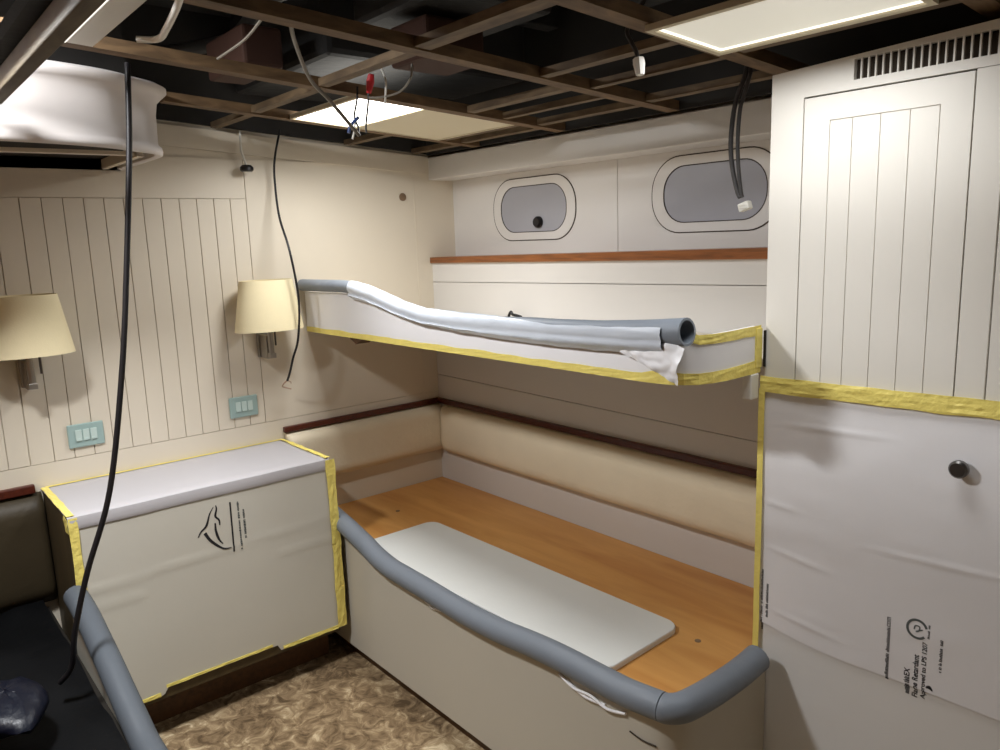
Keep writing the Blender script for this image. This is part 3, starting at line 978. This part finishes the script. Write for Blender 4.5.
def illegible(mb, x, z0, z1, h, dens=0.62):
    """a run of small upright print strokes too fine to read"""
    z = z0
    while z < z1:
        l_ = random.uniform(0.0022, 0.0042)
        if random.random() < 0.88:
            hh = h * random.uniform(0.62, 1.0)
            mb.box((x + h / 2 - hh, SHEET_Y - 0.0007, z), (x + h / 2, SHEET_Y - 0.0003, min(z1, z + l_ * dens)))
        z += l_


for a_ in ((2.295, 0.590, 0.722, 0.0085), (2.3405, 0.574, 0.618, 0.0125), (2.382, 0.729, 0.762, 0.0045), (2.409, 0.658, 0.737, 0.007), (1.968, 0.590, 0.762, 0.006), (1.983, 0.632, 0.730, 0.0075)):
    pm = MB(); illegible(pm, *a_); lay_on_sheet(pm.build('fine_print', M['ink'], sheet))
to_sheet_text('.com', 2.295, 0.722, 0.749, 0.009, M['ink'], 'printed_text', sheet, 0.01)
to_sheet_text('EX', 2.3405, 0.620, 0.640, 0.0125, M['ink'], 'printed_text', sheet, 0.022)
to_sheet_text('Flame Retardant', 2.3585, 0.573, 0.681, 0.0125, M['ink'], 'printed_text', sheet, 0.022)
to_sheet_text('Approved to LPS 1207', 2.377, 0.576, 0.718, 0.0135, M['ink'], 'printed_text', sheet, 0.022)


def ink_stroke(mb, pts, wd, plane='y', n=6):
    """flat printed stroke of varying width; pts in (a, z) of the sheet"""
    P = smoothpath([(a, 0, b_) for a, b_ in pts], n)
    rows = [[], []]
    for i, p in enumerate(P):
        d = (P[min(i + 1, len(P) - 1)] - P[max(i - 1, 0)]).normalized()
        nn = Vector((-d.z, 0, d.x))
        f_ = i / (len(P) - 1)
        ww = interp(wd, f_) / 2 if isinstance(wd, list) else wd / 2
        for r_, s_ in ((0, 1), (1, -1)):
            q = p + nn * ww * s_
            rows[r_].append((q.x, SHEET_Y - 0.0006, q.z) if plane == 'y' else (0.4178, q.x, q.z))
    mb.skin(rows, thick=Vector((0, 0.0003, 0)) if plane == 'y' else Vector((-0.0003, 0, 0)))


lg = MB()
c = (2.357, 0.743)
ink_stroke(lg, [(c[0] + 0.021 * math.cos(math.radians(a)), c[1] + 0.0215 * math.sin(math.radians(a))) for a in range(20, 325, 15)], 0.0055)
ink_stroke(lg, [(c[0] - 0.006, c[1] - 0.002), (c[0] - 0.004, c[1] + 0.007), (c[0] + 0.005, c[1] + 0.007), (c[0] + 0.004, c[1] - 0.003), (c[0] - 0.002, c[1] - 0.006), (c[0] + 0.012, c[1] + 0.002)], 0.003)
lay_on_sheet(lg.build('logo', M['ink_grey'], sheet))
lg = MB(); ink_stroke(lg, [(2.383, 0.609), (2.390, 0.612), (2.397, 0.606)], [(0, 0.003), (0.5, 0.009), (1, 0.002)])
lay_on_sheet(lg.build('printed_mark', M['ink'], sheet))

# ------------------------------------------------------------------ wrapped cabinet under the lamps
t = thing('cabinet', (0.2, -1.26, 0.0), 'low cabinet wrapped in white sheets between the two bunks', 'cabinet')
MB().box((0.002, -1.700, 0.145), (0.410, -0.818, 0.845), bevel=0.003).build('carcass', M['side'], t)
MB().box((0.02, -1.695, 0.002), (0.300, -0.822, 0.1445)).build('plinth', M['plinth'], t)
t = thing('protective_sheet', (0.3, -1.26, 0.16), 'white protective sheets over the low cabinet with a dolphin print', 'protective sheet')


def chest_d(y, z):
    cr = 0.0022 * math.exp(-((z - 0.612 - 0.03 * (y + 1.2)) / 0.007) ** 2) + 0.0016 * math.exp(-((z - 0.535) / 0.006) ** 2) * (1 if (y > -1.05 or y < -1.5) else 0)
    return 0.0015 * (0.5 + 0.5 * noise.noise(Vector((y * 4, z * 5, 9)))) + cr


def lay_on_chest(o):
    org = ORG[o.parent.name]
    for v_ in o.data.vertices:
        p_ = v_.co + org
        v_.co.x += 0.4135 + chest_d(p_.y, p_.z) - 0.4168
    return o


def chest_sheet():
    m_ = MB()
    ny, nz = 70, 44
    rows = []
    for i in range(nz + 1):
        row = []
        for j in range(ny + 1):
            y = -1.702 + 0.888 * j / ny
            inn = 1 / (1 + math.exp(-(y + 1.485) * 900)) * (1 / (1 + math.exp((y + 1.072) * 900)))
            lo = 0.160 + 0.024 * inn
            z = lo + (0.848 - lo) * i / nz
            d = chest_d(y, z)
            row.append((0.4135 + d, y, z))
        rows.append(row)
    m_.skin(rows, thick=Vector((-0.0015, 0, 0)))
    return m_


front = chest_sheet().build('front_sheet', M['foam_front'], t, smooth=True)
rows = []
prof = [(0.004, 0.8495), (0.12, 0.8498), (0.25, 0.8495), (0.36, 0.8505), (0.405, 0.8515), (0.4165, 0.848), (0.4182, 0.838), (0.4178, 0.822), (0.4174, 0.809)]
for x, z in prof:
    rows.append([(x + 0.0006 * noise.noise(Vector((y_ * 6, z * 9, 2))), y_, z + 0.0012 * noise.noise(Vector((x * 7, y_ * 5, 4)))) for y_ in [-1.704 + 0.0296 * k for k in range(31)]])
m_ = MB(); m_.skin(rows, thick=Vector((-0.0006, 0, -0.0012)))
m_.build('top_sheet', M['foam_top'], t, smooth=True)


def strip(pts, wv, nv, name='masking_tape', jit=0.003, thick=0.001, seed=0.0):
    """crinkled strip of tape along pts; wv = width vector, nv = outward normal"""
    P = []
    for a, b_ in zip(pts, pts[1:]):
        a, b_ = Vector(a), Vector(b_)
        n = max(2, int((b_ - a).length / 0.012))
        P += [a + (b_ - a) * (k / n) for k in range(n)]
    P.append(Vector(pts[-1]))
    wv, nv = Vector(wv), Vector(nv)
    rows = []
    for k in range(5):
        f_ = k / 4 - 0.5
        rows.append([p + wv * f_ * (1 + 0.25 * noise.noise(p * 14 + Vector((0, 0, seed)))) + nv * (0.0012 + jit * abs(noise.noise(p * 25 + Vector((k * 1.1, seed, 0))))) for p in P])
    m_ = MB(); m_.skin(rows, thick=nv * -thick)
    return m_.build(name, M['tape'], t)


strip([(0.4175, -0.812, 0.165), (0.4175, -0.812, 0.50), (0.4175, -0.815, 0.846)], (0, 0.036, 0), (1, 0, 0), jit=0.005)
strip([(0.01, -0.822, 0.8515), (0.415, -0.822, 0.8525)], (0, 0.02, 0), (0, 0, 1), jit=0.008, seed=2)
strip([(0.01, -1.694, 0.8515), (0.412, -1.694, 0.8525)], (0, 0.022, 0), (0, 0, 1), jit=0.004, seed=3)
strip([(0.4165, -1.690, 0.17), (0.4165, -1.690, 0.846)], (0, 0.026, 0), (1, 0, 0), seed=4)
strip([(0.36, -1.7025, 0.82), (0.410, -1.7025, 0.82)], (0, 0, 0.05), (0, -1, 0), jit=0.006, seed=5)
strip([(0.009, -1.69, 0.8515), (0.009, -0.83, 0.8515)], (0.012, 0, 0), (0, 0, 1), jit=0.001, seed=6)
strip([(0.4168, -1.69, 0.169), (0.4168, -1.50, 0.169)], (0, 0, 0.014), (1, 0, 0), seed=7)
strip([(0.4168, -1.06, 0.169), (0.4168, -0.83, 0.169)], (0, 0, 0.014), (1, 0, 0), seed=8)
strip([(0.4168, -1.48, 0.192), (0.4168, -1.10, 0.192)], (0, 0, 0.010), (1, 0, 0), seed=9)

dl = MB()
ink_stroke(dl, [(-1.263, 0.772), (-1.278, 0.750), (-1.288, 0.722), (-1.296, 0.708), (-1.312, 0.696), (-1.324, 0.678)], [(0, 0.002), (0.5, 0.008), (1, 0.003)], 'x')
ink_stroke(dl, [(-1.2545, 0.776), (-1.253, 0.762), (-1.259, 0.738), (-1.248, 0.722), (-1.247, 0.703)], [(0, 0.003), (0.5, 0.0075), (1, 0.004)], 'x')
ink_stroke(dl, [(-1.262, 0.714), (-1.262, 0.684), (-1.254, 0.652), (-1.242, 0.633)], [(0, 0.005), (0.5, 0.009), (1, 0.003)], 'x')
ink_stroke(dl, [(-1.300, 0.688), (-1.286, 0.660), (-1.262, 0.632), (-1.240, 0.615), (-1.215, 0.612)], [(0, 0.011), (0.5, 0.009), (1, 0.002)], 'x')
lay_on_chest(dl.build('dolphin_logo', M['ink'], front))
dl = MB()
ink_stroke(dl, [(-1.2045 - 0.002 * k / 30, 0.775 - 0.182 * k / 30) for k in range(31)], 0.0055, 'x', 1)
lay_on_chest(dl.build('printed_line', M['ink'], front))


def chest_print(y, z0, z1, h):
    z = z0
    while z < z1:
        l_ = random.uniform(0.004, 0.007)
        if random.random() < 0.85:
            hh = h * random.uniform(0.6, 1.0)
            dl.box((0.4172, y - hh / 2, z), (0.4179, y + hh / 2, min(z1, z + l_ * 0.7)))
        z += l_


for a_ in ((-1.178, 0.594, 0.770, 0.007), (-1.160, 0.632, 0.738, 0.008)):
    dl = MB(); chest_print(*a_); lay_on_chest(dl.build('fine_print', M['ink_grey'], front))

# ------------------------------------------------------------------ bunk at the lower left
OBZ = [(0.0, 0.61), (0.45, 0.606), (0.54, 0.602), (0.62, 0.588), (0.815, 0.537), (0.987, 0.484), (1.105, 0.452), (1.3, 0.438), (1.9, 0.45)]
t = thing('lower_bunk', (1.0, -2.1, 0.0), 'dark lower bunk in the bottom left corner, filled with black plastic', 'bunk')
ob_plan = [(q, -1.712) for q in [0.43 + 0.05 * k for k in range(31)]]
b = MB(); swept_wall(b, [(x, y) for x, y in ob_plan], lambda p: 0.062, lambda p: interp(OBZ, p.x) - 0.033, -0.016)
b.build('front_panel', M['panel_board'], t)
MB().box((0.004, -2.54, 0.40), (1.93, -1.73, 0.42)).build('bunk_base', M['slot'], t)
MB().box((0.43, -2.54, 0.002), (1.93, -1.735, 0.06)).build('plinth', M['plinth'], t)
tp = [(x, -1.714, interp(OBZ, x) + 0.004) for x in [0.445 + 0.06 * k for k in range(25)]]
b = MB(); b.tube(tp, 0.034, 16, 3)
tag(b.build('foam_tube', M['tube_shaded'], smooth=True, angle=50), 'grey foam tube on the dark bunk edge at the bottom left', 'foam tube')
rows = []
for i in range(26):
    row = []
    for j in range(41):
        x = 0.062 + 1.80 * j / 40; y = -2.5 + 0.748 * i / 25
        z = 0.455 + 0.035 * noise.noise(Vector((x * 3, y * 4, 0.4))) + 0.02 * abs(noise.noise(Vector((x * 9, y * 9, 2))))
        row.append((x, y, max(0.4275, z)))
    rows.append(row)
m_ = MB(); m_.skin(rows, thick=Vector((0, 0, -0.004)))
tag(m_.build('plastic_sheet', M['bag'], smooth=True), 'crumpled black plastic sheet with shade in its colour, filling the bottom left bunk', 'plastic sheet')
m_ = MB()
rows = []
for i in range(13):
    a = math.pi * i / 12
    rows.append([(0.86 + 0.13 * math.sin(a) * math.cos(q) * (1 + 0.25 * noise.noise(Vector((math.cos(q) * 2, math.sin(q) * 2, i * 0.4)))),
                  -1.96 + 0.09 * math.sin(a) * math.sin(q), 0.545 - 0.045 * math.cos(a) + 0.012 * noise.noise(Vector((math.cos(q) * 3, i * 0.5, math.sin(q) * 3)))) for q in [2 * math.pi * k / 20 for k in range(21)]])
m_.skin(rows)
bmesh.ops.remove_doubles(m_.bm, verts=m_.bm.verts[:], dist=1e-4)
tag(m_.build('plastic_bag', M['bluebag'], smooth=True, angle=60), 'dark blue plastic bag lying on the black sheet at bottom left', 'bag')


# ------------------------------------------------------------------ wall lamps, switches, wall bits
def wall_lamp(y, lb):
    t_ = thing('wall_lamp', (0.0, y, 1.205), lb, 'wall lamp', 'chrome wall lamps with cream shades')
    s = MB()
    o_ = []
    for f_ in (0, 1):
        rr, hh = (1.0, 0.0) if f_ == 0 else (0.76, 0.198)
    prof = [(0.138, 1.325), (0.1055, 1.520), (0.1035, 1.520), (0.136, 1.325)]
    s.lathe([(r_, z_ - 1.325) for r_, z_ in prof], (0.10, y, 1.325), axis=2, seg=40, sx=0.66, sy=1.0, closed=True)
    sh = s.build('lamp_shade', M['shade'], t_, smooth=True, angle=50)
    MB().box((0.004, y - 0.020, 1.208), (0.022, y + 0.020, 1.345), bevel=0.002).build('wall_plate', M['chrome'], t_)
    a = MB()
    a.box((0.022, y - 0.014, 1.208), (0.085, y + 0.014, 1.30), bevel=0.002)
    a.tube([(0.098, y, 1.215), (0.098, y, 1.42)], 0.011, 12)
    a.box((0.0855, y - 0.013, 1.212), (0.112, y + 0.013, 1.232), bevel=0.002)
    arm = a.build('arm', M['chrome'], t_)
    MB().tube([(0.06, y + 0.036, 1.255), (0.06, y + 0.036, 1.325)], 0.004, 8).build('switch', M['knob'], t_)
    b_ = MB()
    b_.lathe([(0.0, 0.075), (0.012, 0.07), (0.02, 0.05), (0.018, 0.025), (0.010, 0.0)], (0.098, y, 1.42), seg=16)
    b_.build('bulb', M['white'], arm, smooth=True)
    r_ = MB()
    for a_ in (0, 120, 240):
        r_.tube([(0.098, y, 1.425), (0.10 + 0.66 * 0.107 * math.cos(math.radians(a_)), y + 0.107 * math.sin(math.radians(a_)), 1.500)], 0.0015, 6)
    r_.build('shade_spider', M['knob'], sh)


wall_lamp(-0.868, 'cream shaded wall lamp beside the thin dangling black cable')
wall_lamp(-1.697, 'cream shaded wall lamp at the left edge under the air housing')


def switch_plate(y, z, lb):
    t_ = thing('switch_plate', (0.0, y, z), lb, 'switch', 'pale teal switch plates')
    pl = MB().box((0.0005, y - 0.058, z - 0.042), (0.010, y + 0.058, z + 0.042), bevel=0.004).build('plate', M['teal'], t_)
    for k_ in (-1, 0, 1):
        q = MB(); q.box((0.010, y + k_ * 0.0245 - 0.0105, z - 0.018), (0.0135, y + k_ * 0.0245 + 0.0105, z + 0.022), bevel=0.0015)
        q.box((0.0135, y + k_ * 0.0245 - 0.009, z - 0.017), (0.0165, y + k_ * 0.0245 + 0.004, z - 0.010))
        q.build('rocker', M['teal_key'], pl)


switch_plate(-0.966, 1.017, 'pale teal switch plate just above the cabinet, below the right wall lamp')
switch_plate(-1.543, 1.012, 'pale teal switch plate left of the long black cable')
b = MB(); b.lathe([(0.0175, 0), (0.0175, 0.004), (0.012, 0.006), (0, 0.006)], (0.0002, -0.147, 1.848), axis=0)
tag(b.build('wall_plug', M['plug'], smooth=True), 'small round brown plug on the lamp wall near the corner', 'plug')

# ------------------------------------------------------------------ cables and wires
def cable(name, pts, r, mt, lb, cat='cable', smooth=8, seg=8, group=None):
    m_ = MB(); m_.tube(pts, r, seg, smooth)
    return tag(m_.build(name, M[mt], smooth=True), lb, cat, group)


t = thing('power_cable', (0.8, -1.77, 0.50), 'long thick black cable hanging in front of the air housing down to the left bunk', 'cable')
m_ = MB(); m_.tube([(0.79, -1.487, 2.125), (0.80, -1.493, 2.08), (0.80, -1.509, 1.908), (0.80, -1.546, 1.626), (0.80, -1.590, 1.338), (0.80, -1.656, 1.02), (0.80, -1.735, 0.811), (0.80, -1.782, 0.66), (0.79, -1.80, 0.56), (0.77, -1.83, 0.515)], 0.0075, 10, 8)
m_.build('cord', M['black'], t, smooth=True)
t = thing('power_cable', (0.06, -0.78, 1.07), 'thin black cable with frayed end dangling beside the right wall lamp', 'cable')
m_ = MB(); m_.tube([(0.05, -0.735, 2.10), (0.05, -0.768, 1.98), (0.05, -0.774, 1.887), (0.10, -0.790, 1.76), (0.19, -0.803, 1.64), (0.202, -0.789, 1.50), (0.203, -0.787, 1.40), (0.20, -0.801, 1.284), (0.19, -0.822, 1.216), (0.15, -0.822, 1.154), (0.11, -0.818, 1.115)], 0.0045, 8, 8)
m_.build('cord', M['black'], t, smooth=True)
m_ = MB(); m_.tube([(0.11, -0.818, 1.115), (0.09, -0.826, 1.10), (0.07, -0.822, 1.085), (0.06, -0.80, 1.075), (0.06, -0.782, 1.068)], 0.003, 6, 5)
m_.tube([(0.11, -0.818, 1.115), (0.10, -0.80, 1.105), (0.08, -0.79, 1.095)], 0.0018, 6, 5)
m_.build('frayed_core', M['copper'], t, smooth=True)

t = thing('downlight', (0.05, -0.884, 1.945), 'small black downlight dangling by a white wire from the ceiling', 'light')
m_ = MB(); m_.lathe([(0.0, 0.0), (0.02, 0.0), (0.025, 0.004), (0.025, 0.016), (0.017, 0.024), (0.0, 0.026)], (0.05, -0.884, 1.935), seg=20)
m_.build('lamp_body', M['black'], t, smooth=True)
m_ = MB(); m_.lathe([(0.0, 0.0), (0.017, 0.0), (0.0, 0.0015)], (0.05, -0.884, 1.9335), seg=20); m_.build('lens', M['white'], t)
m_ = MB(); m_.tube([(0.05, -0.884, 1.957), (0.05, -0.892, 1.985), (0.05, -0.900, 2.02), (0.05, -0.897, 2.085)], 0.0048, 6, 6); m_.build('wire', M['white'], t, smooth=True)

cable('loose_cable', [(1.41, -1.33, 2.13), (1.28, -1.26, 2.115), (1.15, -1.16, 2.06), (1.10, -1.08, 2.02), (1.05, -0.97, 1.945)], 0.005, 'greywire', 'grey cable slanting down across the lit ceiling panel')
cable('loose_wire', [(1.36, -1.36, 2.135), (1.15, -1.32, 2.132), (0.946, -1.31, 2.128)], 0.003, 'greywire', 'thin grey wire in the ceiling void left of the slanting grey cable', 'wire')
cable('loose_wire', [(0.94, -0.9, 2.10), (0.932, -0.9, 2.063), (0.912, -0.9, 2.02), (0.93, -0.9, 1.985), (0.965, -0.92, 1.955)], 0.003, 'black', 'black wire hanging in front of the lit panel, joining the blue clip', 'wire')
cable('loose_wire', [(1.0, -0.9, 2.075), (0.992, -0.9, 2.04), (0.974, -0.9, 1.987), (0.975, -0.9, 1.965)], 0.003, 'darkwire', 'dark wire hanging straight in front of the lit panel under the red sleeve', 'wire')
cable('loose_wire', [(1.075, -0.9, 2.125), (1.094, -0.9, 2.09), (1.090, -0.9, 2.06), (1.083, -0.9, 2.03)], 0.003, 'white', 'short white wire hanging right of the red sleeve', 'wire')
cable('loose_wire', [(1.225, -0.9, 2.11), (1.215, -0.9, 2.075), (1.16, -0.9, 2.05), (1.07, -0.9, 2.05), (1.01, -0.905, 2.057)], 0.003, 'greywire', 'grey looped wire curving right of the red sleeve', 'wire')
m_ = MB(); m_.tube([(1.02, -0.90, 2.12), (1.012, -0.90, 2.10), (1.0, -0.90, 2.072)], [0.008, 0.012, 0.007], 8, 5)
tag(m_.build('wire_sleeve', M['red'], smooth=True), 'red wire sleeve hanging above the lit ceiling panel', 'wire sleeve')
t = thing('wire_clip', (0.96, -0.95, 1.95), 'blue and white wire clip hanging in front of the lit panel', 'wire clip')
m_ = MB(); m_.tube([(0.985, -0.93, 2.005), (0.955, -0.94, 1.985), (0.95, -0.945, 1.965)], 0.005, 8, 4); m_.build('clip_body', M['blue'], t, smooth=True)
m_ = MB(); m_.tube([(0.965, -0.93, 2.0), (0.975, -0.94, 1.97), (0.97, -0.945, 1.945)], 0.003, 8, 4); m_.build('clip_tail', M['white'], t, smooth=True)
t = thing('loose_pipe', (1.25, -1.55, 2.09), 'white bent plastic pipe hanging in the ceiling void by the bright strip', 'pipe')
m_ = MB(); m_.tube([(1.55, -1.60, 2.105), (1.484, -1.583, 2.096), (1.367, -1.560, 2.094), (1.277, -1.545, 2.092), (1.225, -1.537, 2.092), (1.196, -1.545, 2.092), (1.178, -1.573, 2.093)], 0.007, 10, 6); m_.build('pipe', M['white'], t, smooth=True)
t = thing('loose_cable', (1.79, -0.25, 1.71), 'pair of dark grey cables with a pale plug dangling before the right porthole', 'cable')
m_ = MB(); m_.tube([(1.82, -0.25, 2.12), (1.807, -0.25, 2.045), (1.790, -0.25, 2.01), (1.776, -0.25, 1.964), (1.768, -0.25, 1.888), (1.773, -0.25, 1.822), (1.790, -0.25, 1.755), (1.80, -0.25, 1.735)], 0.0065, 8, 8)
m_.tube([(1.83, -0.25, 2.12), (1.822, -0.25, 2.05), (1.806, -0.25, 2.0), (1.794, -0.25, 1.962), (1.789, -0.25, 1.886), (1.792, -0.25, 1.821), (1.801, -0.25, 1.755), (1.806, -0.25, 1.735)], 0.0055, 8, 8)
m_.build('cord', M['darkwire'], t, smooth=True)
m_ = MB(); m_.box((1.800, -0.262, 1.700), (1.832, -0.240, 1.722), bevel=0.003, rot=Matrix.Rotation(math.radians(-18), 3, 'Y')); m_.box((1.806, -0.2645, 1.706), (1.827, -0.262, 1.709)); m_.box((1.806, -0.2645, 1.713), (1.827, -0.262, 1.716))
m_.build('plug_connector', M['white'], t)
t = thing('loose_cable', (1.86, -0.75, 1.985), 'dark cable with a white plug connector hanging from the joist near the light panel', 'cable')
m_ = MB(); m_.tube([(1.93, -0.76, 2.17), (1.882, -0.75, 2.133), (1.841, -0.75, 2.095), (1.833, -0.75, 2.078), (1.846, -0.75, 2.055), (1.858, -0.75, 2.035), (1.862, -0.75, 2.02)], 0.005, 8, 6); m_.build('cord', M['darkwire'], t, smooth=True)
m_ = MB(); m_.tube([(1.864, -0.75, 2.02), (1.866, -0.75, 2.008), (1.869, -0.75, 1.985)], [0.012, 0.013, 0.009], 8, 3); m_.build('plug_connector', M['white'], t, smooth=True)
